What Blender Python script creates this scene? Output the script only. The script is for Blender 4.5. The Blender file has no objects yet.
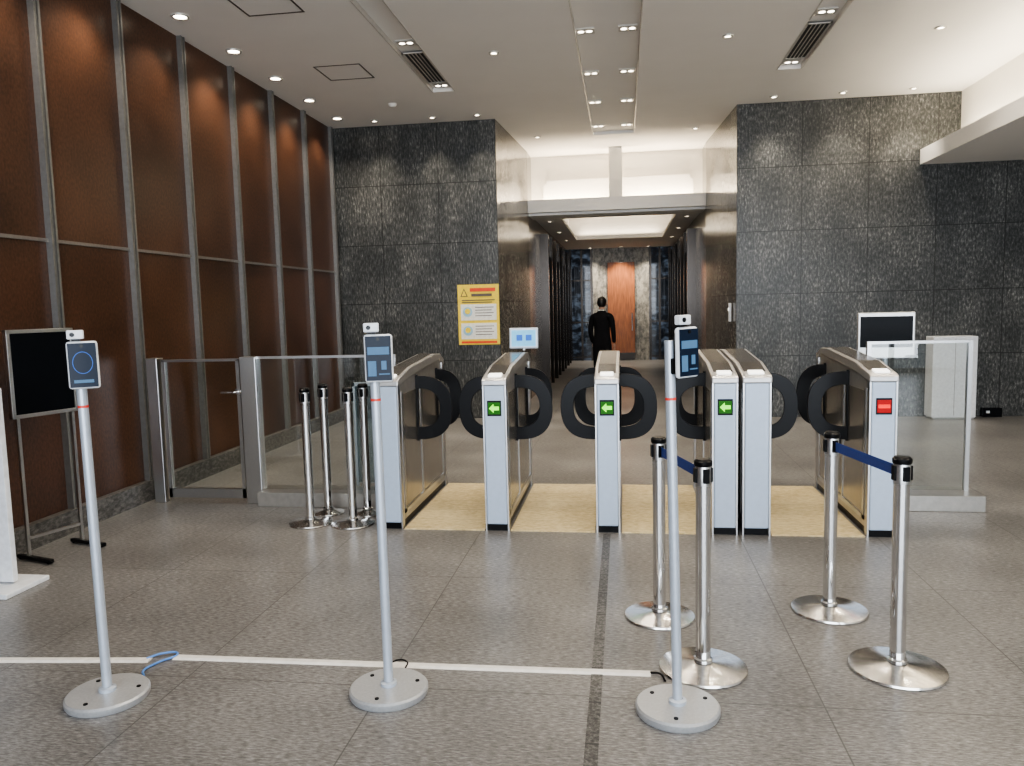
import bpy, bmesh, math, random
from mathutils import Vector, Matrix
random.seed(4)
SC=bpy.context.scene; COL=SC.collection
H=4.22

# ------------------------------------------------------------ materials
def N(nt,t,**k):
    n=nt.nodes.new(t)
    for a,b in k.items(): setattr(n,a,b)
    return n
def newmat(name):
    m=bpy.data.materials.new(name); m.use_nodes=True
    nt=m.node_tree; b=nt.nodes['Principled BSDF']
    return m,nt,b
def pm(name,col,rough=.5,metal=0.,var=.08,scale=30,emit=None,es=0,coat=0,stretch=(1,1,1),spec=.5):
    m,nt,b=newmat(name)
    tc=N(nt,'ShaderNodeTexCoord'); mp=N(nt,'ShaderNodeMapping'); mp.inputs['Scale'].default_value=stretch
    nz=N(nt,'ShaderNodeTexNoise'); nz.inputs['Scale'].default_value=scale; nz.inputs['Detail'].default_value=4
    nt.links.new(tc.outputs['Object'],mp.inputs[0]); nt.links.new(mp.outputs[0],nz.inputs['Vector'])
    r=N(nt,'ShaderNodeValToRGB')
    r.color_ramp.elements[0].position=.3; r.color_ramp.elements[1].position=.7
    r.color_ramp.elements[0].color=(*[c*(1-var) for c in col],1); r.color_ramp.elements[1].color=(*[min(1,c*(1+var)) for c in col],1)
    nt.links.new(nz.outputs['Fac'],r.inputs[0]); nt.links.new(r.outputs[0],b.inputs['Base Color'])
    b.inputs['Roughness'].default_value=rough; b.inputs['Metallic'].default_value=metal
    b.inputs['Specular IOR Level'].default_value=spec
    if coat: b.inputs['Coat Weight'].default_value=coat; b.inputs['Coat Roughness'].default_value=.08
    if emit: b.inputs['Emission Color'].default_value=(*emit,1); b.inputs['Emission Strength'].default_value=es
    return m
def math_(nt,op,a,b_=None):
    n=N(nt,'ShaderNodeMath',operation=op)
    for i,v in enumerate((a,b_)):
        if v is None: continue
        if isinstance(v,(int,float)): n.inputs[i].default_value=v
        else: nt.links.new(v,n.inputs[i])
    return n.outputs[0]
def seam(nt,sock,w,off,th):
    s=math_(nt,'SUBTRACT',sock,off)
    p=math_(nt,'PINGPONG',s,w/2)
    return math_(nt,'LESS_THAN',p,th/2)
def stone(name,cols,pos,scl,seams,seamcol,rough,scl2=(2,2,2),bump=.0,tilevar=.0,spec=.5,seamf=1.):
    m,nt,b=newmat(name)
    g=N(nt,'ShaderNodeNewGeometry'); P=g.outputs['Position']
    mp=N(nt,'ShaderNodeMapping'); mp.inputs['Scale'].default_value=scl; nt.links.new(P,mp.inputs[0])
    nz=N(nt,'ShaderNodeTexNoise'); nz.inputs['Scale'].default_value=1; nz.inputs['Detail'].default_value=5; nz.inputs['Roughness'].default_value=.7
    nt.links.new(mp.outputs[0],nz.inputs['Vector'])
    mp2=N(nt,'ShaderNodeMapping'); mp2.inputs['Scale'].default_value=scl2; nt.links.new(P,mp2.inputs[0])
    nz2=N(nt,'ShaderNodeTexNoise'); nz2.inputs['Scale'].default_value=1; nz2.inputs['Detail'].default_value=3
    nt.links.new(mp2.outputs[0],nz2.inputs['Vector'])
    s=math_(nt,'ADD',nz.outputs['Fac'],math_(nt,'MULTIPLY',math_(nt,'SUBTRACT',nz2.outputs['Fac'],.5),.3))
    r=N(nt,'ShaderNodeValToRGB'); cr=r.color_ramp
    while len(cr.elements)<len(cols): cr.elements.new(.5)
    for e,p,c in zip(cr.elements,pos,cols): e.position=p; e.color=(*c,1)
    nt.links.new(s,r.inputs[0])
    sx=N(nt,'ShaderNodeSeparateXYZ'); nt.links.new(P,sx.inputs[0])
    tot=None
    for ax,w,off,th in seams:
        k=seam(nt,sx.outputs[ax],w,off,th)
        tot=k if tot is None else math_(nt,'MAXIMUM',tot,k)
    mx=N(nt,'ShaderNodeMix',data_type='RGBA')
    mx.inputs['B'].default_value=(*seamcol,1)
    nt.links.new(r.outputs[0],mx.inputs['A'])
    if tot is not None: nt.links.new(math_(nt,'MULTIPLY',tot,seamf),mx.inputs['Factor'])
    else: mx.inputs['Factor'].default_value=0
    nt.links.new(mx.outputs['Result'],b.inputs['Base Color'])
    b.inputs['Roughness'].default_value=rough; b.inputs['Specular IOR Level'].default_value=spec
    if bump:
        bp=N(nt,'ShaderNodeBump'); bp.inputs['Strength'].default_value=bump; bp.inputs['Distance'].default_value=.004
        nt.links.new(nz.outputs['Fac'],bp.inputs['Height']); nt.links.new(bp.outputs[0],b.inputs['Normal'])
    return m
def glassmat(name,tint=(.93,.96,.95),refl=.07,rough=.0):
    m=bpy.data.materials.new(name); m.use_nodes=True; nt=m.node_tree; nt.nodes.clear()
    o=N(nt,'ShaderNodeOutputMaterial'); t=N(nt,'ShaderNodeBsdfTransparent'); t.inputs[0].default_value=(*tint,1)
    gl=N(nt,'ShaderNodeBsdfGlossy'); gl.inputs['Roughness'].default_value=rough
    f=N(nt,'ShaderNodeFresnel'); f.inputs[0].default_value=1.4
    mx=N(nt,'ShaderNodeMixShader'); nt.links.new(math_(nt,'ADD',f.outputs[0],refl-.03),mx.inputs[0])
    nt.links.new(t.outputs[0],mx.inputs[1]); nt.links.new(gl.outputs[0],mx.inputs[2]); nt.links.new(mx.outputs[0],o.inputs[0])
    return m

M={}
seamW=[('X',.845,1.53,.010),('Z',.844,0,.010)]
wc=[(.012,.013,.013),(.034,.036,.035),(.088,.089,.085),(.38,.37,.35)]
M['stoneR']=stone('dark_stone_cladding',wc,[.32,.46,.58,.78],(42,42,17),seamW,(.007,.007,.007),.36,(3,3,1.5))
M['stoneL']=stone('dark_stone_pillar',wc,[.32,.46,.58,.78],(52,52,12),[('X',.845,-1.753,.010),('Z',.844,0,.010)],(.007,.007,.007),.36,(3,3,1.5))
M['stoneS']=stone('polished_stone_reveal',[(.05,.05,.048),(.10,.097,.09),(.18,.17,.15),(.34,.32,.28)],[.36,.48,.58,.74],(40,40,18),[('Y',.845,11,.012),('Z',.844,0,.012)],(.012,.012,.012),.14,(3,3,1.5))
M['stoneE']=stone('end_wall_stone',[(.14,.14,.13),(.28,.27,.24),(.42,.40,.35),(.6,.57,.5)],[.36,.48,.58,.74],(14,14,7),[],(.01,.01,.01),.4)
M['floor']=stone('floor_granite',[(.06,.058,.056),(.125,.121,.117),(.215,.209,.202),(.39,.38,.37)],[.32,.45,.57,.74],(30,120,50),[('X',.9,-.13,.006),('Y',1.35,.35,.006)],(.05,.048,.045),.32,(1.2,1.2,1),bump=.12,seamf=.8)
M['plinth']=stone('plinth_stone',[(.04,.04,.038),(.08,.077,.072),(.14,.135,.13),(.22,.21,.2)],[.36,.48,.58,.74],(40,20,40),[('Y',.95,5.2,.006)],(.02,.02,.02),.4)
M['mat']=stone('entry_mat',[(.46,.36,.18),(.60,.48,.26),(.70,.58,.34),(.78,.66,.42)],[.34,.46,.56,.7],(20,60,20),[('Y',.28,.02,.006)],(.42,.33,.18),.6)
M['drain']=stone('floor_strip',[(.02,.02,.02),(.06,.058,.055),(.12,.115,.11),(.22,.21,.2)],[.34,.46,.56,.7],(60,60,60),[('Y',.3,0,.01)],(.02,.02,.02),.5)
def woodmat():
    m,nt,b=newmat('brown_lacquer_panel')
    g=N(nt,'ShaderNodeNewGeometry'); mp=N(nt,'ShaderNodeMapping'); mp.inputs['Scale'].default_value=(60,60,35); nt.links.new(g.outputs['Position'],mp.inputs[0])
    nz=N(nt,'ShaderNodeTexNoise'); nz.inputs['Scale'].default_value=1; nz.inputs['Detail'].default_value=4; nt.links.new(mp.outputs[0],nz.inputs['Vector'])
    n2=N(nt,'ShaderNodeTexNoise'); n2.inputs['Scale'].default_value=1.1; n2.inputs['Detail'].default_value=2; nt.links.new(g.outputs['Position'],n2.inputs['Vector'])
    s=math_(nt,'ADD',math_(nt,'MULTIPLY',nz.outputs['Fac'],.5),math_(nt,'MULTIPLY',n2.outputs['Fac'],.5))
    r=N(nt,'ShaderNodeValToRGB'); r.color_ramp.elements[0].position=.38; r.color_ramp.elements[1].position=.64
    r.color_ramp.elements[0].color=(.036,.016,.009,1); r.color_ramp.elements[1].color=(.105,.048,.027,1)
    nt.links.new(s,r.inputs[0]); nt.links.new(r.outputs[0],b.inputs['Base Color'])
    b.inputs['Roughness'].default_value=.34; b.inputs['Specular IOR Level'].default_value=.45
    return m
M['wood']=woodmat()
M['ceil']=pm('ceiling_paint',(.80,.78,.75),.9,var=.015,scale=2)
M['white']=pm('white_paint',(.84,.81,.75),.8,var=.02,scale=3)
M['steel']=pm('brushed_steel',(.56,.56,.56),.28,1,var=.08,scale=60,stretch=(1,1,8))
M['chrome']=pm('polished_steel',(.78,.78,.78),.07,1,var=.03)
M['base']=pm('brushed_base',(.68,.66,.63),.2,1,var=.14,scale=50)
M['mull']=pm('mullion_metal',(.27,.265,.255),.42,.7,var=.08)
M['rail']=pm('dark_rail',(.10,.085,.075),.4,.6)
M['gpanel']=pm('gate_front_panel',(.46,.55,.68),.4,.15,var=.03)
M['gside']=pm('gate_side_metal',(.46,.445,.42),.3,.75,var=.08,scale=20)
M['gsidedark']=pm('gate_side_inset',(.38,.36,.33),.22,.85,var=.1,scale=12)
M['gcap']=pm('gate_cap_silver',(.5,.49,.48),.32,.7,var=.05)
M['gtop']=pm('gate_top_glass',(.07,.065,.06),.15,0)
M['black']=pm('black_rubber',(.004,.004,.005),.28,0,spec=.2)
M['blackg']=pm('black_gloss',(.006,.007,.009),.12,0,spec=.2)
M['blackm']=pm('black_matte_screen',(.005,.006,.008),.3,0,spec=.08)
M['lit']=pm('reader_light',(.9,.9,.88),.4,emit=(1,.97,.9),es=1.2)
M['green']=pm('green_led',(.2,.9,.05),.4,emit=(.35,1,.08),es=.9,spec=.1)
M['greend']=pm('green_led_field',(.01,.05,.01),.4,emit=(.06,.35,.02),es=.25,spec=.1)
M['red']=pm('red_led',(.9,.05,.03),.4,emit=(1,.06,.04),es=.6,spec=.1)
M['redd']=pm('red_led_field',(.25,.01,.01),.4,emit=(.5,.02,.02),es=.4,spec=.1)
M['lamp']=pm('lamp_lens',(1,.95,.85),.4,emit=(1,.88,.7),es=10)
M['lampdim']=pm('slot_lamp_lens',(1,.95,.85),.4,emit=(1,.9,.75),es=5)
M['lampring']=pm('lamp_ring',(.6,.58,.54),.4,.3)
M['grille']=pm('grille_dark',(.03,.03,.03),.6)
M['glass']=glassmat('clear_glass',(.95,.97,.96),.06)
M['glassf']=glassmat('frosted_panel',(.62,.72,.78),.12,.3)
M['greyp']=pm('grey_stand_paint',(.5,.55,.62),.35,.4,var=.04)
M['greyb']=pm('grey_base_paint',(.46,.47,.48),.36,.45,var=.06,scale=90)
M['wplast']=pm('white_plastic',(.75,.77,.8),.4)
M['screen']=pm('terminal_screen',(.005,.008,.015),.1,spec=.12,emit=(.02,.05,.12),es=.12)
M['blueui']=pm('screen_blue',(.03,.08,.3),.3,emit=(.05,.2,.7),es=.5,spec=.1)
M['cyan']=pm('screen_cyan',(.15,.4,.6),.3,emit=(.2,.55,.8),es=.45,spec=.1)
M['dimui']=pm('screen_dim',(.04,.08,.14),.3,emit=(.12,.25,.4),es=.4,spec=.1)
M['redtape']=pm('red_tape',(.7,.06,.04),.5)
M['belt']=pm('navy_belt',(.02,.045,.2),.7,var=.2,scale=200)
M['yellow']=pm('poster_yellow',(.9,.68,.06),.5)
M['posterw']=pm('poster_white',(.85,.85,.8),.5)
M['posterr']=pm('poster_red',(.75,.08,.03),.5)
M['posterk']=pm('poster_ink',(.12,.1,.08),.5)
M['posterb']=pm('poster_blue',(.35,.6,.75),.5)
M['cable']=pm('cable_cover',(.72,.7,.66),.45)
M['bluec']=pm('blue_cable',(.1,.25,.6),.4)
M['bronze']=pm('dark_bronze',(.05,.042,.036),.2,.7,var=.15)
M['dglass']=pm('dark_glass',(.01,.014,.02),.04)
M['door']=pm('timber_door',(.34,.115,.036),.35,var=.35,scale=6,stretch=(6,1,.6))
M['cloth']=pm('black_suit_cloth',(.010,.010,.012),.9,var=.2,scale=80,spec=.2)
M['skin']=pm('skin',(.55,.33,.23),.5,var=.05)
M['hair']=pm('black_hair',(.012,.01,.009),.45,var=.3,scale=120)
M['shoe']=pm('black_leather',(.015,.013,.012),.3)
def glintmat():
    m,nt,b=newmat('corridor_glass_reflections')
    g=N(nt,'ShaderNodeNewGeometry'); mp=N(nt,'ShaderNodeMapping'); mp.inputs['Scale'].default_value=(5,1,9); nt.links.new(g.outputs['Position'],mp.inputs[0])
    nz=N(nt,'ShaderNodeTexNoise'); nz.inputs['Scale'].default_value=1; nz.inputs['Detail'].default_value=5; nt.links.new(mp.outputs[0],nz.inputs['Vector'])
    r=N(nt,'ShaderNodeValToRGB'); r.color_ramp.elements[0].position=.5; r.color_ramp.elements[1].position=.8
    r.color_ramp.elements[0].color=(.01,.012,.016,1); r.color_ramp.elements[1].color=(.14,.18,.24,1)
    nt.links.new(nz.outputs['Fac'],r.inputs[0]); nt.links.new(r.outputs[0],b.inputs['Emission Color']); b.inputs['Emission Strength'].default_value=.5  # faint blue emission paints reflections and glints into the dark glass
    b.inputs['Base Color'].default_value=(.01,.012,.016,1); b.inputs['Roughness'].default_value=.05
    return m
M['glint']=glintmat()

# ------------------------------------------------------------ mesh helpers
def mk(name,bm,mat,parent=None,loc=(0,0,0),rot=(0,0,0),smooth=False,bevel=0,seg=2):
    me=bpy.data.meshes.new(name); bmesh.ops.recalc_face_normals(bm,faces=bm.faces); bm.to_mesh(me); bm.free()
    o=bpy.data.objects.new(name,me); COL.objects.link(o)
    mats=mat if isinstance(mat,list) else [mat]
    for k in mats: me.materials.append(k)
    o.location=loc; o.rotation_euler=rot
    if parent: o.parent=parent
    if smooth:
        for p in me.polygons: p.use_smooth=True
    if bevel:
        b=o.modifiers.new('bevel','BEVEL'); b.width=bevel; b.segments=seg; b.limit_method='ANGLE'
    return o
def addbox(bm,c,s,mi=0):
    r=bmesh.ops.create_cube(bm,size=1)
    bmesh.ops.scale(bm,vec=s,verts=r['verts']); bmesh.ops.translate(bm,vec=c,verts=r['verts'])
    for f in {f for v in r['verts'] for f in v.link_faces}: f.material_index=mi
def box(name,c,s,mat,parent=None,bevel=0,rot=(0,0,0)):
    bm=bmesh.new(); addbox(bm,(0,0,0),s); return mk(name,bm,mat,parent,c,rot,bevel=bevel)
def box2(name,a,b,mat,parent=None,bevel=0):
    c=[(i+j)/2 for i,j in zip(a,b)]; s=[abs(j-i) for i,j in zip(a,b)]
    return box(name,c,s,mat,parent,bevel)
def boxes(name,lst,mat,parent=None,bevel=0):
    bm=bmesh.new()
    for e in lst:
        a,b=e[0],e[1]; mi=e[2] if len(e)>2 else 0
        addbox(bm,[(i+j)/2 for i,j in zip(a,b)],[abs(j-i) for i,j in zip(a,b)],mi)
    return mk(name,bm,mat,parent,bevel=bevel)
def lathe(name,prof,mat,parent=None,loc=(0,0,0),n=40,rot=(0,0,0),smooth=True):
    bm=bmesh.new(); rings=[]
    for r,z in prof:
        if r<1e-5: rings.append([bm.verts.new((0,0,z))])
        else: rings.append([bm.verts.new((r*math.cos(2*math.pi*i/n),r*math.sin(2*math.pi*i/n),z)) for i in range(n)])
    for a,b in zip(rings,rings[1:]):
        for i in range(n):
            j=(i+1)%n
            if len(a)==1 and len(b)==1: continue
            if len(a)==1: bm.faces.new((a[0],b[i],b[j]))
            elif len(b)==1: bm.faces.new((a[i],a[j],b[0]))
            else: bm.faces.new((a[i],a[j],b[j],b[i]))
    o=mk(name,bm,mat,parent,loc,rot,smooth=smooth)
    if smooth:
        e=o.modifiers.new('es','EDGE_SPLIT'); e.split_angle=math.radians(35)
    return o
def cyl(name,c,r,h,mat,parent=None,rot=(0,0,0),n=24):
    return lathe(name,[(0,-h/2),(r,-h/2),(r,h/2),(0,h/2)],mat,parent,c,n,rot)
def prismYZ(name,pts,x0,x1,mat,parent=None,bevel=0):
    bm=bmesh.new()
    a=[bm.verts.new((x0,y,z)) for y,z in pts]; b=[bm.verts.new((x1,y,z)) for y,z in pts]
    bm.faces.new(a); bm.faces.new(list(reversed(b)))
    for i in range(len(pts)):
        j=(i+1)%len(pts); bm.faces.new((a[i],b[i],b[j],a[j]))
    return mk(name,bm,mat,parent,bevel=bevel)
def prismXY(name,pts,z0,z1,mat,parent=None):
    bm=bmesh.new()
    a=[bm.verts.new((x,y,z0)) for x,y in pts]; b=[bm.verts.new((x,y,z1)) for x,y in pts]
    bm.faces.new(a); bm.faces.new(list(reversed(b)))
    for i in range(len(pts)):
        j=(i+1)%len(pts); bm.faces.new((a[i],b[i],b[j],a[j]))
    return mk(name,bm,mat,parent)
def group(name,loc=(0,0,0),rz=0,parent=None,rot=None):
    e=bpy.data.objects.new(name,None); COL.objects.link(e); e.location=loc; e.rotation_euler=rot or (0,0,rz); e.empty_display_size=.1
    if parent: e.parent=parent
    return e
def tube(name,pts,r,mat,parent=None,flat=None):
    cu=bpy.data.curves.new(name,'CURVE'); cu.dimensions='3D'; s=cu.splines.new('BEZIER'); s.bezier_points.add(len(pts)-1)
    for p,q in zip(s.bezier_points,pts): p.co=q; p.handle_left_type=p.handle_right_type='AUTO'
    cu.bevel_depth=r; cu.bevel_resolution=3; cu.materials.append(mat)
    o=bpy.data.objects.new(name,cu); COL.objects.link(o)
    if parent:o.parent=parent
    return o
def spot(name,loc,e,parent=None,ang=95,blend=.7,col=(1,.88,.72),rad=.05,rot=(0,0,0)):
    l=bpy.data.lights.new(name,'SPOT'); l.energy=e; l.spot_size=math.radians(ang); l.spot_blend=blend; l.color=col; l.shadow_soft_size=rad
    o=bpy.data.objects.new(name,l); COL.objects.link(o); o.location=loc; o.rotation_euler=rot
    if parent:o.parent=parent
    return o
def area(name,loc,rot,sx,sy,e,col,parent=None):
    l=bpy.data.lights.new(name,'AREA'); l.shape='RECTANGLE'; l.size=sx; l.size_y=sy; l.energy=e; l.color=col
    o=bpy.data.objects.new(name,l); COL.objects.link(o); o.location=loc; o.rotation_euler=rot
    if parent:o.parent=parent
    return o

# ------------------------------------------------------------ room
XL=-4.15; YB=11.0; XR=7.6; YR=-5.0
box2('floor',(XL-.3,YR-.3,-.1),(XR+.3,24,0),M['floor'])
box2('trim_floor_strip',(-.155,YR,0),(-.105,5.33,.002),M['drain'])
w=group('wall_left')
box2('panel_field',(XL-.2,YR,.0),(XL-.0,YB,H+.1),M['wood'],w)
bl=[]
y=5.2-.95*10
while y<11: 
    bl.append(((XL,y-.032,.17),(XL+.05,y-.012,H))); bl.append(((XL,y+.012,.17),(XL+.05,y+.032,H))); bl.append(((XL,y-.014,.17),(XL+.035,y+.014,H)))
    y+=.95
boxes('mullions',bl,M['mull'],w)
boxes('mid_rail',[((XL,YR,2.15),(XL+.02,YB,2.175))],M['mull'],w)
box2('baseboard_left',(XL,YR,0),(XL+.07,YB,.17),M['plinth'])
box2('wall_back_left',(XL-.2,YB,0),(-1.753,YB+.3,H+.1),M['stoneL'])
box2('wall_back_right',(1.53,YB,0),(XR+.2,YB+.3,H+.1),M['stoneR'])
RX0,RX1=-1.6,1.37
prismXY('wall_recess_left',[(-1.753,YB+.001),(RX0,13.4),(RX0,22.5),(-2.1,22.5),(-2.1,YB+.301),(-1.753,YB+.301)],0,H+.1,M['stoneS'])
prismXY('wall_recess_right',[(1.53,YB+.001),(1.53,YB+.301),(1.9,YB+.301),(1.9,22.5),(RX1,22.5),(RX1,13.4)],0,H+.1,M['stoneS'])
box2('wall_right',(XR,YR,0),(XR+.2,YB,H+.1),M['white'])
sl=[(-2.27,-2.0,9.5),(-.44,.19,12.4),(1.76,2.03,9.5)]
bl=[]
edges=[XL-.1,-2.27,-2.0,-.44,.19,1.76,2.03,4.335]
for i in range(0,8,2): bl.append(((edges[i],YR,H),(edges[i+1],14,H+.12)))
for a,b_,ye in sl:
    bl.append(((a-.001,ye,H),(b_+.001,14,H+.12))); bl.append(((a-.02,YR,H+.05),(b_+.02,ye+.02,H+.13)))
boxes('ceiling',bl,M['ceil'])
boxes('trim_channel',[((x-.006,YR,H-.004),(x+.006,ye,H+.05)) for a,b_,ye in sl for x in (a,b_)],M['lampring'])
boxes('ceiling_bulkhead',[((3.85,YR,3.32),(XR,YB,3.36)),((3.85,YR,3.36),(3.89,YB,3.51))],M['ceil'])
box2('wall_cove_right',(4.335,YR,3.36),(4.5,YB,H+.1),M['white'])
g=group('cove_lamp_strip',(4.12,5,3.38))
box('tube',(0,0,.01),(.06,11.6,.02),M['lampring'],g)
area('cove_light',(0,0,.03),(math.pi,0,0),.12,11.5,110,(1,.88,.68),g)
boxes('wall_recess_upper',[((RX0,13.95,3.15),(RX1,14.1,H+.1))],M['white'])
boxes('trim_recess_post',[((-.22,13.38,3.38),(-.0,13.52,H))],M['white'])
box2('beam_recess',(RX0,13.35,3.19),(RX1,13.5,3.4),M['ceil'])
for x0,x1 in ((-1.55,-.25),(.03,1.33)):
    g=group('cove_lamp_strip',((x0+x1)/2,13.68,3.24))
    box('tube',(0,0,.01),(x1-x0,.06,.02),M['lampring'],g)
    area('cove_light',(0,0,.03),(math.pi,0,0),x1-x0,.12,26,(1,.83,.6),g)
C0,C1,CY0,CY1=-1.12,.95,14.0,19.2
boxes('ceiling_corridor',[((RX0,13.5,3.15),(RX1,CY0,3.22)),((RX0,CY1,3.19),(RX1,22.5,3.25)),((RX0,CY0,3.19),(C0,CY1,3.25)),((C1,CY0,3.19),(RX1,CY1,3.25)),
  ((C0-.2,CY0-.2,3.72),(C1+.2,CY1+.2,3.78)),((C0-.25,CY0-.2,3.25),(C0-.2,CY1+.2,3.72)),((C1+.2,CY0-.2,3.25),(C1+.25,CY1+.2,3.72)),((C0-.2,CY1+.2,3.25),(C1+.2,CY1+.25,3.72)),((C0-.2,CY0-.2,3.25),(C1+.2,CY0-.15,3.72))],M['ceil'])
g=group('coffer_lamp',(0,0,0))
boxes('strips',[((C0-.14,CY0,3.26),(C0-.08,CY1,3.28)),((C1+.08,CY0,3.26),(C1+.14,CY1,3.28)),((C0,CY1+.08,3.26),(C1,CY1+.14,3.28))],M['lampring'],g)
area('coffer_light_l',(C0-.1,(CY0+CY1)/2,3.3),(math.pi,0,0),.1,5.0,8,(1,.86,.66),g)
area('coffer_light_r',(C1+.1,(CY0+CY1)/2,3.3),(math.pi,0,0),.1,5.0,8,(1,.86,.66),g)
area('coffer_light_e',((C0+C1)/2,CY1+.1,3.3),(math.pi,0,0),1.9,.1,6,(1,.86,.66),g)
box2('wall_corridor_end',(-.86,22.4,0),(.72,22.6,3.2),M['stoneE'])
box2('window_1',(RX0,22.5,0),(-.86,22.6,3.2),M['glint'])
box2('window_2',(.72,22.5,0),(RX1,22.6,3.2),M['glint'])
boxes('trim_window_frames',[((x-.03,22.42,0),(x+.03,22.5,3.19)) for x in (-1.5,-1.18,-.9,.76,1.02,1.3)]+[((RX0,22.43,z-.02),(-.86,22.49,z+.02)) for z in (.1,1.1,2.3)]+[((.72,22.43,z-.02),(RX1,22.49,z+.02)) for z in (.1,1.1,2.3)],M['bronze'])
d=group('door_1',(-.06,22.36,0))
box('leaf',(0,0,1.42),(.76,.06,2.72),M['door'],d,.01)
box('kick',(0,-.035,.12),(.76,.01,.2),M['bronze'],d)
cyl('handle',(.3,-.06,1.1),.015,.5,M['steel'],d)
for nm,sx,xw in (('trim_portal_left',1,RX0),('trim_portal_right',-1,RX1)):
    bl=[]
    ps=((15.3,16.1),(17.1,17.9),(18.9,19.7),(20.7,21.5))
    for ya,yb in ps:
        for yy in (ya,yb): bl.append(((xw,yy-.05,0),(xw+sx*.16,yy+.05,3.0)))
        bl.append(((xw,ya,2.6),(xw+sx*.12,yb,3.0))); bl.append(((xw,ya,0),(xw+sx*.04,yb,2.6),1)); bl.append(((xw,(ya+yb)/2-.01,0),(xw+sx*.05,(ya+yb)/2+.01,2.6)))
    boxes(nm,bl,[M['bronze'],M['dglass']])
wn=group('window_3',(0,YR,0))
boxes('frame',[((x-.04,-.06,0),(x+.04,.06,H)) for x in (-4.1,-2.15,-.2,1.75,3.7,5.65,7.55)]+[((XL,-.05,z-.05),(XR,.05,z+.05)) for z in (.05,2.6,4.15)],M['mull'],wn)
area('daylight',(1.5,-.2,2.2),(math.radians(90),0,0),9.5,3.8,640,(.84,.91,1.0),wn)

# ------------------------------------------------------------ ceiling fittings
def downlight(x,y,z=H,e=45,r=.055,ang=100,mat='lamp',rot=(0,0,0),blend=.8):
    g=group('recessed_downlight',(x,y,z))
    lathe('trim_ring',[(r,-.001),(r+.002,-.012),(r+.022,-.012),(r+.026,0)],M['lampring'],g,n=28)
    lathe('lens',[(0,-.004),(r,-.004)],M[mat],g,n=24)
    spot('beam',(0,0,-.03),e,g,ang,blend,rot=rot)
for i in range(7): downlight(-3.84,4.73+.95*i,e=42,ang=115)
for x in (-3.4,-2.58,-1.95): downlight(x,10.7,e=85,r=.03,ang=80,blend=1)
for x in (1.95,2.8,3.65): downlight(x,10.7,e=85,r=.03,ang=80,blend=1)
for x,y in ((-1.3,8.2),(-1.3,5.6),(1.05,8.2),(1.05,5.6),(3.1,8.4),(3.1,5.8),(-1.3,3.0),(1.05,3.0),(3.1,3.2)): downlight(x,y,e=60,r=.03,ang=130)
for x in (4.9,6.2):
    for y in (4,7,9.8): downlight(x,y,3.32,e=30,r=.05)
for x in (-.9,.7): downlight(x,22.0,3.19,e=110,r=.05)
downlight(-.06,21.9,3.19,e=170,r=.05)
for x in (-1.36,1.17):
    for y in (14.8,17.0,19.2): downlight(x,y,3.19,e=24,r=.035)  # includes extra downlights added to brighten the corridor
downlight(-1.3,12.3,H,e=70,r=.03); downlight(1.1,12.3,H,e=70,r=.03)
def slotlamp(x,y,sx=.16,e=40):
    g=group('recessed_slot_lamp',(x,y,H+.05))
    boxes('frame',[((-sx/2-.012,-.075,-.012),(sx/2+.012,.075,0))],M['lampring'],g)
    for k in (-sx/4,sx/4): lathe('lens',[(0,-.0),(.03,-.0)],M['lampdim'],g,(k,0,-.013),n=16)
    spot('beam',(0,0,-.07),e,g,125,.8)
for x in (-.345,.07):
    for y in (2.5,5.2,7.9,9.3,10.6,12.0): slotlamp(x,y,e=30)
for x in (-2.135,1.895):
    for y in (4.9,7.85,9.38): slotlamp(x,y,e=32)
for x in (-2.135,1.895):
    g=group('ceiling_air_grille',(x,8.65,H+.03))
    bl=[((-.12,-.55,-.01),(-.1,.55,0)),((.1,-.55,-.01),(.12,.55,0)),((-.12,-.55,-.01),(.12,-.53,0)),((-.12,.53,-.01),(.12,.55,0)),((-.1,-.53,-.002),(.1,.53,.0),1)]
    for k in (-.06,-.02,.02,.06): bl.append(((k-.004,-.53,-.01),(k+.004,.53,-.001)))
    boxes('louvre',bl,[M['lampring'],M['grille']],g)
for x,y in ((-3.02,8.5),(-3.0,6.5)):
    g=group('ceiling_access_panel',(x,y,H))
    boxes('frame',[((-.26,-.26,-.004),(-.245,.26,0)),((.245,-.26,-.004),(.26,.26,0)),((-.245,-.26,-.004),(.245,-.245,0)),((-.245,.245,-.004),(.245,.26,0))],M['rail'],g)
g=group('ceiling_smoke_detector',(-2.9,9.9,H)); lathe('body',[(0,-.04),(.03,-.04),(.05,-.02),(.055,0)],M['white'],g)

# ------------------------------------------------------------ security gates
def paddle(parent,x,y,side,z=.83,w=.27,h=.5,band=.1):
    bm=bmesh.new(); n=24; o=[];inn=[]
    for i in range(n+1):
        a=-math.pi/2+math.pi*i/n; c,s=math.cos(a),math.sin(a)
        c_=abs(c)**.7; s_=math.copysign(abs(s)**.85,s)
        o.append((w*c_,h/2*s_)); inn.append(((w-band)*c_,(h/2-band)*s_))
    o=[(-.02,-h/2)]+o+[(-.02,h/2)]; inn=[(-.02,-(h/2-band))]+inn+[(-.02,(h/2-band))]
    L=[]
    for yy in (-.009,.009):
        L.append([[bm.verts.new((side*p[0],yy,p[1])) for p in o],[bm.verts.new((side*p[0],yy,p[1])) for p in inn]])
    for i in range(len(o)-1):
        for k in (0,1): bm.faces.new((L[k][0][i],L[k][0][i+1],L[k][1][i+1],L[k][1][i]))
        for j in (0,1): bm.faces.new((L[0][j][i],L[0][j][i+1],L[1][j][i+1],L[1][j][i]))
    for e in (0,-1): bm.faces.new((L[0][0][e],L[0][1][e],L[1][1][e],L[1][0][e]))
    return mk('paddle',bm,M['black'],parent,(x,y,z),bevel=.003)
LEN=1.43; GY=5.365
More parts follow.
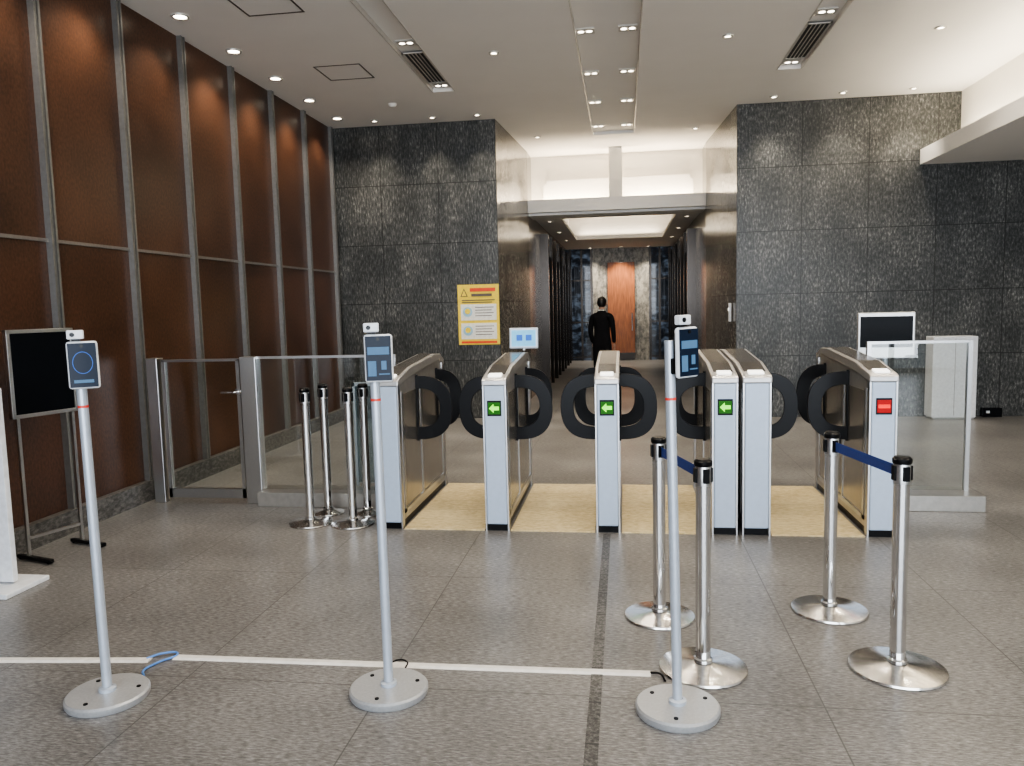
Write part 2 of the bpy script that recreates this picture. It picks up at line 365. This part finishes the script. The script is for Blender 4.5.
def gate(x,w,led,padL=True,padR=True):
    g=group('security_turnstile',(x,GY,0))
    h=w/2
    prismYZ('body',[(0,0.05),(0,1.06),(.3,1.10),(1.30,1.17),(LEN,1.12),(LEN,.05)],-h+.008,h-.008,M['gside'],g,.006)
    box2('plinth',(-h+.015,.012,0),(h-.015,LEN-.012,.05),M['black'],g)
    box2('front_panel',(-h+.012,-.014,.05),(h-.012,.002,1.05),M['gpanel'],g,.008)
    boxes('edge_strip',[((-h,-.008,.0),(-h+.01,.05,1.06)),((h-.01,-.008,0),(h,.05,1.06)),((-h,LEN-.05,.0),(-h+.01,LEN,1.12)),((h-.01,LEN-.05,0),(h,LEN,1.12))],M['steel'],g)
    for s in (-1,1):
        boxes('side_frame',[((s*(h-.008),.08,.1),(s*h,.12,1.0)),((s*(h-.008),1.31,.1),(s*h,1.35,1.04)),((s*(h-.008),.08,.1),(s*h,1.35,.13)),((s*(h-.008),.6,.13),(s*h,.63,1.02))],M['steel'],g)
        boxes('side_inset',[((s*(h-.009),.13,.14),(s*(h-.004),.59,.98)),((s*(h-.009),.64,.14),(s*(h-.004),1.30,1.0))],M['gsidedark'],g)
    prismYZ('top_cap',[(-.016,1.05),(-.016,1.09),(.02,1.105),(.34,1.165),(1.1,1.215),(1.3,1.205),(LEN+.01,1.15),(LEN+.01,1.10),(1.30,1.16),(.3,1.09)],-h-.004,h+.004,M['gcap'],g,.008)
    prismYZ('top_glass',[(.1,1.121),(.34,1.169),(1.1,1.219),(1.25,1.212),(1.25,1.205),(.34,1.155),(.1,1.11)],-h+.02,h-.02,M['gtop'],g)
    box('card_reader',(0,.06,1.119),(w*.55,.07,.012),M['lit'],g,.003,rot=(.19,0,0))
    if led:
        box('led_plate',(0,-.017,.89),(.1,.008,.11),M['blackg'],g)
        box('led_field',(0,-.0215,.89),(.085,.002,.085),M['greend' if led=='g' else 'redd'],g)
        bm=bmesh.new()
        pts=[(-.036,0),(-.004,.032),(-.004,.013),(.034,.013),(.034,-.013),(-.004,-.013),(-.004,-.032)] if led=='g' else [(-.036,.012),(-.036,-.012),(.036,-.012),(.036,.012)]
        f=bm.faces.new([bm.verts.new((p[0],0,p[1])) for p in pts])
        r=bmesh.ops.extrude_face_region(bm,geom=[f]); bmesh.ops.translate(bm,vec=(0,.002,0),verts=[v for v in r['geom'] if isinstance(v,bmesh.types.BMVert)])
        mk('led_arrow',bm,M['green' if led=='g' else 'red'],g,(0,-.0245,.89))
    for on,s in ((padL,-1),(padR,1)):
        if not on: continue
        for yy in (.5,1.15):
            paddle(g,s*h,yy,s,w=.28 if yy<.9 else .22,band=.098)
            cyl('paddle_hinge',(s*(h+.002),yy,.83),.01,.52,M['black'],g,n=14)
    return g
gate(-1.685,.15,None,False,True)
gate(-.91,.17,'g')
gate(-.12,.165,'g')
gate(.675,.17,'g',True,False)
gate(.885,.185,None,False,True)
gate(1.69,.175,'r',True,False)
boxes('entry_mat',[((a,GY-.005,.0),(b_,GY+1.45,.008)) for a,b_ in ((-1.6,-1.005),(-.815,-.215),(-.025,.58),(.99,1.59))],M['mat'])

# barriers
b=group('glass_barrier',(0,6.07,0))
boxes('post',[((-4.0,-.05,0),(-3.9,.05,1.24)),((-3.16,-.05,0),(-3.02,.05,1.24)),((-1.86,-.02,0),(-1.83,.02,1.22))],M['steel'],b,.005)
boxes('door_frame',[((-3.88,-.02,.04),(-3.85,.02,1.22)),((-3.21,-.02,.04),(-3.18,.02,1.22)),((-3.88,-.02,.04),(-3.18,.02,.12)),((-3.88,-.02,1.205),(-3.18,.02,1.225))],M['steel'],b)
box2('door_glass',(-3.85,-.006,.12),(-3.21,.006,1.205),M['glass'],b)
box2('fixed_glass',(-3.02,-.006,.12),(-1.86,.006,1.22),M['glass'],b)
boxes('top_rail',[((-3.02,-.015,1.22),(-1.83,.015,1.24))],M['steel'],b)
box2('base_box',(-3.02,-.14,0),(-1.8,.14,.12),M['gside'],b,.004)
lathe('handle_rose',[(0,0),(.028,0),(.028,.012),(0,.012)],M['chrome'],b,(-3.195,-.02,.95),rot=(math.pi/2,0,0))
tube('lever_handle',[(-3.195,-.03,.95),(-3.195,-.07,.95),(-3.23,-.075,.95),(-3.32,-.075,.95)],.009,M['chrome'],b)
p=group('frosted_screen_panel',(-2.12,6.42,0))
box('sheet',(0,0,.53),(.4,.03,.86),M['glassf'],p,.004)
boxes('frame',[((-.21,-.02,0),(-.19,.02,.98)),((.19,-.02,0),(.21,.02,.98)),((-.21,-.02,.95),(.21,.02,.98)),((-.21,-.1,0),(.21,.1,.03))],M['greyp'],p)
b=group('glass_barrier',(0,6.25,0))
boxes('post',[((1.84,-.02,0),(1.87,.02,1.25)),((2.56,-.02,.1),(2.59,.02,1.27))],M['steel'],b)
box2('fixed_glass',(1.87,-.006,.12),(2.56,.006,1.25),M['glass'],b)
boxes('top_rail',[((1.84,-.015,1.25),(2.59,.015,1.27))],M['steel'],b)
box2('base_box',(1.84,-.2,0),(2.64,.14,.12),M['gside'],b,.004)

# monitors behind gates
m=group('tablet_display',(-.85,6.6,1.245))
cyl('neck',(0,0,.0),.014,.04,M['steel'],m)
box('housing',(0,0,.085),(.25,.02,.18),M['greyp'],m,.02,rot=(-.1,0,0))
box('screen',(0,-.012,.085),(.21,.004,.14),M['cyan'],m,rot=(-.1,0,0))
boxes('screen_graphic',[((-.06,-.021,.065),(-.01,-.015,.115)),((.02,-.021,.065),(.07,-.015,.115))],M['blueui'],m)
m=group('monitor_on_stand',(2.26,7.15,0),-.12)
lathe('base',[(0,0),(.2,0),(.2,.012),(.03,.03),(0,.03)],M['greyb'],m)
cyl('pole',(0,.02,.6),.022,1.18,M['greyp'],m)
box('housing',(0,0,1.285),(.46,.04,.38),M['gcap'],m,.008)
box('screen',(0,-.022,1.305),(.42,.004,.27),M['blackm'],m)
box('shelf',(0,0,1.095),(.3,.1,.02),M['gcap'],m)

# ------------------------------------------------------------ terminal stands
def terminal(x,y,rz,off=0,ui=None,tilt=0,tall=False,soff=-.02,dz=0):
    root=group('face_recognition_terminal_stand',(x,y,0))
    lathe('base',[(0,.0),(.16,.0),(.164,.008),(.164,.026),(.157,.034),(.03,.036),(0,.036)],M['greyb'],root,n=56)
    lathe('collar',[(.021,.036),(.034,.036),(.034,.05),(.021,.055)],M['greyp'],root)
    for a in (.4,2.5,4.6): lathe('screw',[(0,.038),(.009,.038),(.009,.034)],M['black'],root,(.12*math.cos(a),.12*math.sin(a),0),n=12)
    col=group('column',(0,0,.03),parent=root,rot=(0,tilt,0))
    hp=1.43 if tall else 1.31
    cyl('pole',(0,0,hp/2),.0195,hp,M['greyp'],col,n=28)
    lathe('red_tape',[(.0197,1.205),(.0202,1.205),(.0202,1.215),(.0197,1.215)],M['redtape'],col)
    g=group('head',(0,0,-.03+dz),rz,parent=col)
    box('bracket',(off/2,-.022,1.36),(.03+abs(off),.012,.06),M['black'],g,.004)
    box('housing',(off,-.048,1.41),(.112,.022,.19),M['wplast'],g,.011)
    box('rear_case',(off,-.032,1.41),(.09,.02,.15),M['black'],g,.005)
    box('screen',(off,-.0605,1.41),(.100,.004,.176),M['screen'],g,.0015)
    lathe('lens',[(0,0),(.007,0),(.007,.003),(0,.003)],M['blackg'],g,(off,-.063,1.487),n=16,rot=(math.pi/2,0,0))
    if ui=='ring':
        bm=bmesh.new(); n=32
        A=[bm.verts.new((.036*math.cos(2*math.pi*i/n),0,.044*math.sin(2*math.pi*i/n))) for i in range(n)]
        B=[bm.verts.new((.034*math.cos(2*math.pi*i/n),0,.042*math.sin(2*math.pi*i/n))) for i in range(n)]
        for i in range(n): bm.faces.new((A[i],A[(i+1)%n],B[(i+1)%n],B[i]))
        mk('face_guide',bm,M['blueui'],g,(off,-.0632,1.42))
        boxes('caption_bar',[((off-.035,-.0635,1.34),(off+.035,-.0627,1.352))],M['dimui'],g)
    else:
        boxes('screen_graphic',[((off-.042,-.0635,1.425),(off+.042,-.0627,1.455)),((off-.042,-.0635,1.34),(off-.01,-.0627,1.40)),((off+.0,-.0635,1.345),(off+.042,-.0627,1.35)),((off+.01,-.0635,1.365),(off+.03,-.0627,1.40))],M['dimui'],g)
    so=off+soff
    box('sensor_neck',(so,-.04,1.508),(.03,.014,.014),M['black'],g)
    box('sensor_box',(so,-.046,1.532),(.06,.03,.036),M['wplast'],g,.005)
    lathe('sensor_eye',[(0,0),(.009,0),(.009,.004),(0,.004)],M['blackg'],g,(so-.01,-.061,1.532),n=16,rot=(math.pi/2,0,0))
    return root
terminal(-2.165,2.84,.55,off=.018,ui='ring',tilt=-.008)
terminal(-.99,3.0,.25,off=.022,soff=-.025,tilt=-.004)
terminal(.195,2.965,.75,off=.04,tilt=-.018,tall=True,soff=-.015,dz=.004)

# ------------------------------------------------------------ belt posts
def post(x,y,rz=0,r=.18,hh=0,beltless=False):
    g=group('belt_barrier_post',(x,y,0),rz)
    lathe('base',[(0,0),(r,0),(r+.003,.006),(r,.014),(r*.75,.021),(.05,.03),(.036,.036),(0,.036)],M['base'],g,n=64)
    lathe('pole',[(.0,.03),(.032,.03),(.032,.83+hh),(0,.83+hh)],M['chrome'],g,n=36)
    lathe('collar',[(.032,.036),(.04,.036),(.04,.05),(.032,.055)],M['chrome'],g)
    lathe('belt_head',[(.032,.82+hh),(.034,.82+hh),(.034,.9+hh),(.032,.905+hh),(0,.905+hh)],M['steel'],g,n=36)
    for a in range(4):
        box('belt_slot',(.034*math.cos(a*math.pi/2),.034*math.sin(a*math.pi/2),.865+hh),(.012,.028,.062),M['black'],g,.002,rot=(0,0,a*math.pi/2))
    lathe('cap',[(0,.905+hh),(.037,.905+hh),(.039,.91+hh),(.039,.925+hh),(.03,.935+hh),(0,.937+hh)],M['black'],g,n=36)
    return g
def dirr(a,b): return math.atan2(b[1]-a[1],b[0]-a[0])
P1,P2,P3,P4=(.168,3.90),(.33,3.34),(1.035,4.05),(1.155,3.41)
for a,b_,ra,rb in ((P1,P2,.175,.188),(P3,P4,.185,.195)):
    an=dirr(a,b_); post(*a,an,r=ra); post(*b_,an,r=rb)
    L=math.hypot(a[0]-b_[0],a[1]-b_[1])
    g=group('retractable_belt',((a[0]+b_[0])/2,(a[1]+b_[1])/2,.865),an)
    box('webbing',(0,0,0),(L-.088,.002,.048),M['belt'],g)
post(-2.365,5.47,r=.16,hh=.1); post(-2.34,5.765,r=.122,hh=.1)
post(-2.03,5.47,r=.16,hh=.1); post(-2.015,5.765,r=.122,hh=.1)
# ------------------------------------------------------------ floor cables
g=group('floor_cable_cover',(0,0,0))
def strip(name,a,b_,w,parent):
    L=math.hypot(a[0]-b_[0],a[1]-b_[1]); bm=bmesh.new()
    pts=[(-w/2,0),(-w/4,.007),(w/4,.007),(w/2,0)]
    A=[bm.verts.new((-L/2,p,z)) for p,z in pts]; B=[bm.verts.new((L/2,p,z)) for p,z in pts]
    for i in range(4): bm.faces.new((A[i],A[(i+1)%4],B[(i+1)%4],B[i]))
    bm.faces.new(A); bm.faces.new(B)
    mk(name,bm,M['cable'],parent,((a[0]+b_[0])/2,(a[1]+b_[1])/2,0.0005),(0,0,dirr(a,b_)))
strip('cover_a',(-4.05,3.02),(-2.2,3.19),.055,g)
strip('cover_b',(-2.1,3.23),(.1,3.27),.055,g)
tube('blue_cable',[(-2.22,3.19,.008),(-2.17,3.24,.012),(-2.1,3.25,.01),(-2.14,3.16,.008),(-2.16,3.08,.008),(-2.12,3.02,.008)],.005,M['bluec'],g)
tube('cable_tail',[(-1.06,3.25,.008),(-1.03,3.28,.01),(-.99,3.27,.008),(-.98,3.21,.006)],.004,M['black'],g)
tube('cable_tail_b',[(.1,3.27,.006),(.14,3.25,.012),(.16,3.2,.006)],.005,M['black'],g)

# ------------------------------------------------------------ left sign stand
g=group('digital_signage_stand',(-3.86,4.68,0),-.3)
boxes('frame',[((-.03,-.23,.95),(.01,-.205,1.53)),((-.03,.205,.95),(.01,.23,1.53)),((-.03,-.23,1.505),(.01,.23,1.53)),((-.03,-.23,.95),(.01,.23,.975))],M['steel'],g,.003)
box2('screen',(-.02,-.205,.975),(.004,.205,1.505),M['blackm'],g)
boxes('legs',[((-.02,-.2,.03),(.0,-.18,.96)),((-.02,.18,.03),(.0,.2,.96)),((-.02,-.19,.14),(.0,.19,.16))],M['steel'],g)
for s in (-1,1): box('foot',(.05,s*.19,.02),(.34,.035,.025),M['black'],g,.006)
for s in (-1,1):
    for k in (-.09,.2): cyl('caster',(k+.0,s*.19,.012),.011,.03,M['black'],g,rot=(math.pi/2,0,0),n=14)
g=group('white_sign_pedestal',(-3.83,4.02,0),0)
box('board',(0,0,.62),(.44,.04,1.16),M['wplast'],g,.004)
box('base_plate',(.05,-.02,.015),(.54,.34,.03),M['wplast'],g,.006)
boxes('lettering',[((.12+i*.02,-.0225,.72),(.13+i*.02,-.0205,.74)) for i in range(4)],M['posterk'],g)

# ------------------------------------------------------------ wall items
g=group('yellow_notice_poster',(-2.06,YB-.006,1.5))
box('sheet',(0,0,0),(.6,.008,.86),M['yellow'],g)
def rect(n,x0,z0,x1,z1,m_,d=.006): return box2(n,(x0,-d-.001,z0),(x1,-.004,z1),m_,g)
rect('title',-.12,.33,.25,.38,M['posterr']); rect('title_2',-.1,.26,.2,.3,M['posterk'])
bm=bmesh.new(); f=bm.faces.new([bm.verts.new(v) for v in ((-.26,-.007,.26),(-.15,-.007,.26),(-.205,-.007,.38))]); mk('warning_triangle',bm,M['posterk'],g)
bm=bmesh.new(); f=bm.faces.new([bm.verts.new(v) for v in ((-.24,-.008,.27),(-.17,-.008,.27),(-.205,-.008,.355))]); mk('warning_triangle_inner',bm,M['yellow'],g)
rect('line_1',-.24,.2,.24,.215,M['posterk']); rect('line_2',-.24,.17,.2,.183,M['posterk'])
for z in (.02,-.25):
    rect('pane',-.26,z-.1,.26,z+.13,M['posterw'])
    lathe('pictogram',[(0,0),(.07,0),(.07,.002),(0,.002)],M['posterb'],g,(-.16,-.008,z+.02),rot=(math.pi/2,0,0),n=24)
    lathe('pictogram_face',[(0,0),(.04,0),(.04,.002),(0,.002)],M['yellow'],g,(-.16,-.011,z+.03),rot=(math.pi/2,0,0),n=24)
    for k in range(4): rect('text_row',-.05,z+.08-k*.04,.22-.03*(k%2),z+.09-k*.04,M['posterk'],.0075)
rect('footer',-.26,-.41,.26,-.38,M['posterr'])
g=group('white_wall_cabinet',(4.25,YB-.14,0))
box('case',(0,0,.55),(.54,.26,1.06),M['wplast'],g,.008)
box('plinth',(0,0,.02),(.5,.24,.04),M['steel'],g)
box('door_gap',(0,-.1305,.55),(.004,.002,1.0),M['rail'],g)
g=group('floor_outlet_box',(4.8,YB-.05,0)); box('case',(0,0,.06),(.24,.08,.12),M['blackg'],g,.005); box('plug',(-.06,-.045,.07),(.04,.02,.03),M['wplast'],g)
g=group('wall_switch_plate',(1.485,11.3,1.45)); box('plate',(0,0,0),(.03,.09,.26),M['wplast'],g,.003); box('button',(-.018,0,.04),(.01,.04,.04),M['lit'],g)

# ------------------------------------------------------------ person (seen from behind)
def skinned(name,verts,edges,mat,parent,sub=2,loc=(0,0,0)):
    me=bpy.data.meshes.new(name); me.from_pydata([v[:3] for v in verts],edges,[]); me.materials.append(mat)
    o=bpy.data.objects.new(name,me); COL.objects.link(o); o.parent=parent; o.location=loc
    s=o.modifiers.new('skin','SKIN'); s.use_smooth_shade=True
    if not me.skin_vertices: return o
    for i,v in enumerate(verts):
        r=v[3]; me.skin_vertices[0].data[i].radius=(r,r) if not isinstance(r,tuple) else r
    me.skin_vertices[0].data[0].use_root=True
    d=o.modifiers.new('sub','SUBSURF'); d.levels=d.render_levels=sub
    return o
pe=group('standing_man',(-.39,14.2,0),-.25)
V=[(0,0,.94,(.16,.12)),(0,0,1.08,(.145,.11)),(0,0,1.26,(.175,.12)),(0,-.01,1.40,(.12,.09)),(0,0,1.48,.058),(0,.01,1.54,.05),
 (-.175,-.01,1.39,.062),(-.215,-.02,1.13,.048),(-.2,.09,.9,.038),
 (.175,-.01,1.39,.062),(.215,-.02,1.13,.048),(.2,.09,.9,.038),
 (-.09,0,.84,.10),(-.1,.02,.48,.072),(-.105,-.02,.1,.058),
 (.09,0,.84,.10),(.1,.02,.48,.072),(.105,-.02,.1,.058)]
E=[(0,1),(1,2),(2,3),(3,4),(4,5),(3,6),(6,7),(7,8),(3,9),(9,10),(10,11),(0,12),(12,13),(13,14),(0,15),(15,16),(16,17)]
skinned('suit_body',V,E,M['cloth'],pe)
def ell(name,c,s,mat,parent,n=20,fn=None):
    bm=bmesh.new(); bmesh.ops.create_uvsphere(bm,u_segments=n,v_segments=n//2+2,radius=1)
    for v in bm.verts:
        v.co=Vector((v.co.x*s[0],v.co.y*s[1],v.co.z*s[2]))
        if fn: fn(v.co)
    return mk(name,bm,mat,parent,c,smooth=True)
def jaw(c):
    if c.z<0: c.x*=1+.9*c.z/.115*.35; c.y*=1+.2*c.z/.115
cyl('neck',(0,.012,1.535),.05,.12,M['skin'],pe)
ell('head',(0,.02,1.625),(.076,.097,.115),M['skin'],pe,fn=jaw)
def hairf(c):
    if c.y>.03 and c.z<.04: c.x*=.8; c.y=.03+(c.y-.03)*.3
ell('hair',(0,.008,1.645),(.085,.1,.105),M['hair'],pe,24,hairf)
for s in (-1,1):
    ell('ear',(s*.08,.02,1.615),(.012,.02,.032),M['skin'],pe,12)
    ell('eye',(s*.03,.108,1.63),(.012,.008,.007),M['posterw'],pe,10)
    ell('pupil',(s*.03,.115,1.63),(.005,.004,.005),M['black'],pe,8)
    box('shoe',(s*.105,.05,.045),(.095,.27,.09),M['shoe'],pe,.03)
    hx=s*.2
    hv=[(0,0,0,.022),(0,.012,-.04,(.018,.032)),(0,.02,-.075,(.014,.034))]
    skinned('palm',hv,[(0,1),(1,2)],M['skin'],pe,1,(hx,.1,.89))
    for k,(oy,ln) in enumerate(((.028,.07),(.009,.078),(-.01,.072),(-.028,.056))):
        skinned('finger',[(0,oy+.02,-.075,.009),(-s*.004,oy+.024,-.075-ln*.5,.0085),(-s*.02,oy+.026,-.075-ln,.007)],[(0,1),(1,2)],M['skin'],pe,1,(hx,.1,.89))
    skinned('thumb',[(0,.025,-.025,.012),(-s*.012,.055,-.05,.0105),(-s*.018,.062,-.08,.008)],[(0,1),(1,2)],M['skin'],pe,1,(hx,.1,.89))
ell('nose',(0,.122,1.605),(.012,.016,.02),M['skin'],pe,10)
ell('mouth',(0,.106,1.57),(.022,.006,.006),M['posterr'],pe,10)
box('collar',(0,-.0,1.5),(.11,.11,.02),M['posterw'],pe,.008)

# ------------------------------------------------------------ world, camera
wd=bpy.data.worlds.new('world'); SC.world=wd; wd.use_nodes=True
bg=wd.node_tree.nodes['Background']; bg.inputs[0].default_value=(.78,.87,.95,1); bg.inputs[1].default_value=.5
cam=bpy.data.cameras.new('camera'); co=bpy.data.objects.new('camera',cam); COL.objects.link(co)
f,yaw,pitch,roll=774.4,.1446,.098,.0243
F=Vector((-math.sin(yaw)*math.cos(pitch),math.cos(yaw)*math.cos(pitch),-math.sin(pitch)))
R0=Vector((math.cos(yaw),math.sin(yaw),0)); U0=R0.cross(F)
R=R0*math.cos(roll)-U0*math.sin(roll); U=R0*math.sin(roll)+U0*math.cos(roll)
mw=Matrix.Identity(4)
for i in range(3): mw[i][0]=R[i]; mw[i][1]=U[i]; mw[i][2]=-F[i]
mw[2][3]=1.6
co.matrix_world=mw; cam.sensor_width=36; cam.lens=f/1024*36; cam.clip_start=.05
SC.camera=co
SC.view_settings.view_transform='AgX'
try: SC.view_settings.look='AgX - Medium High Contrast'
except Exception: pass
SC.view_settings.exposure=0.62
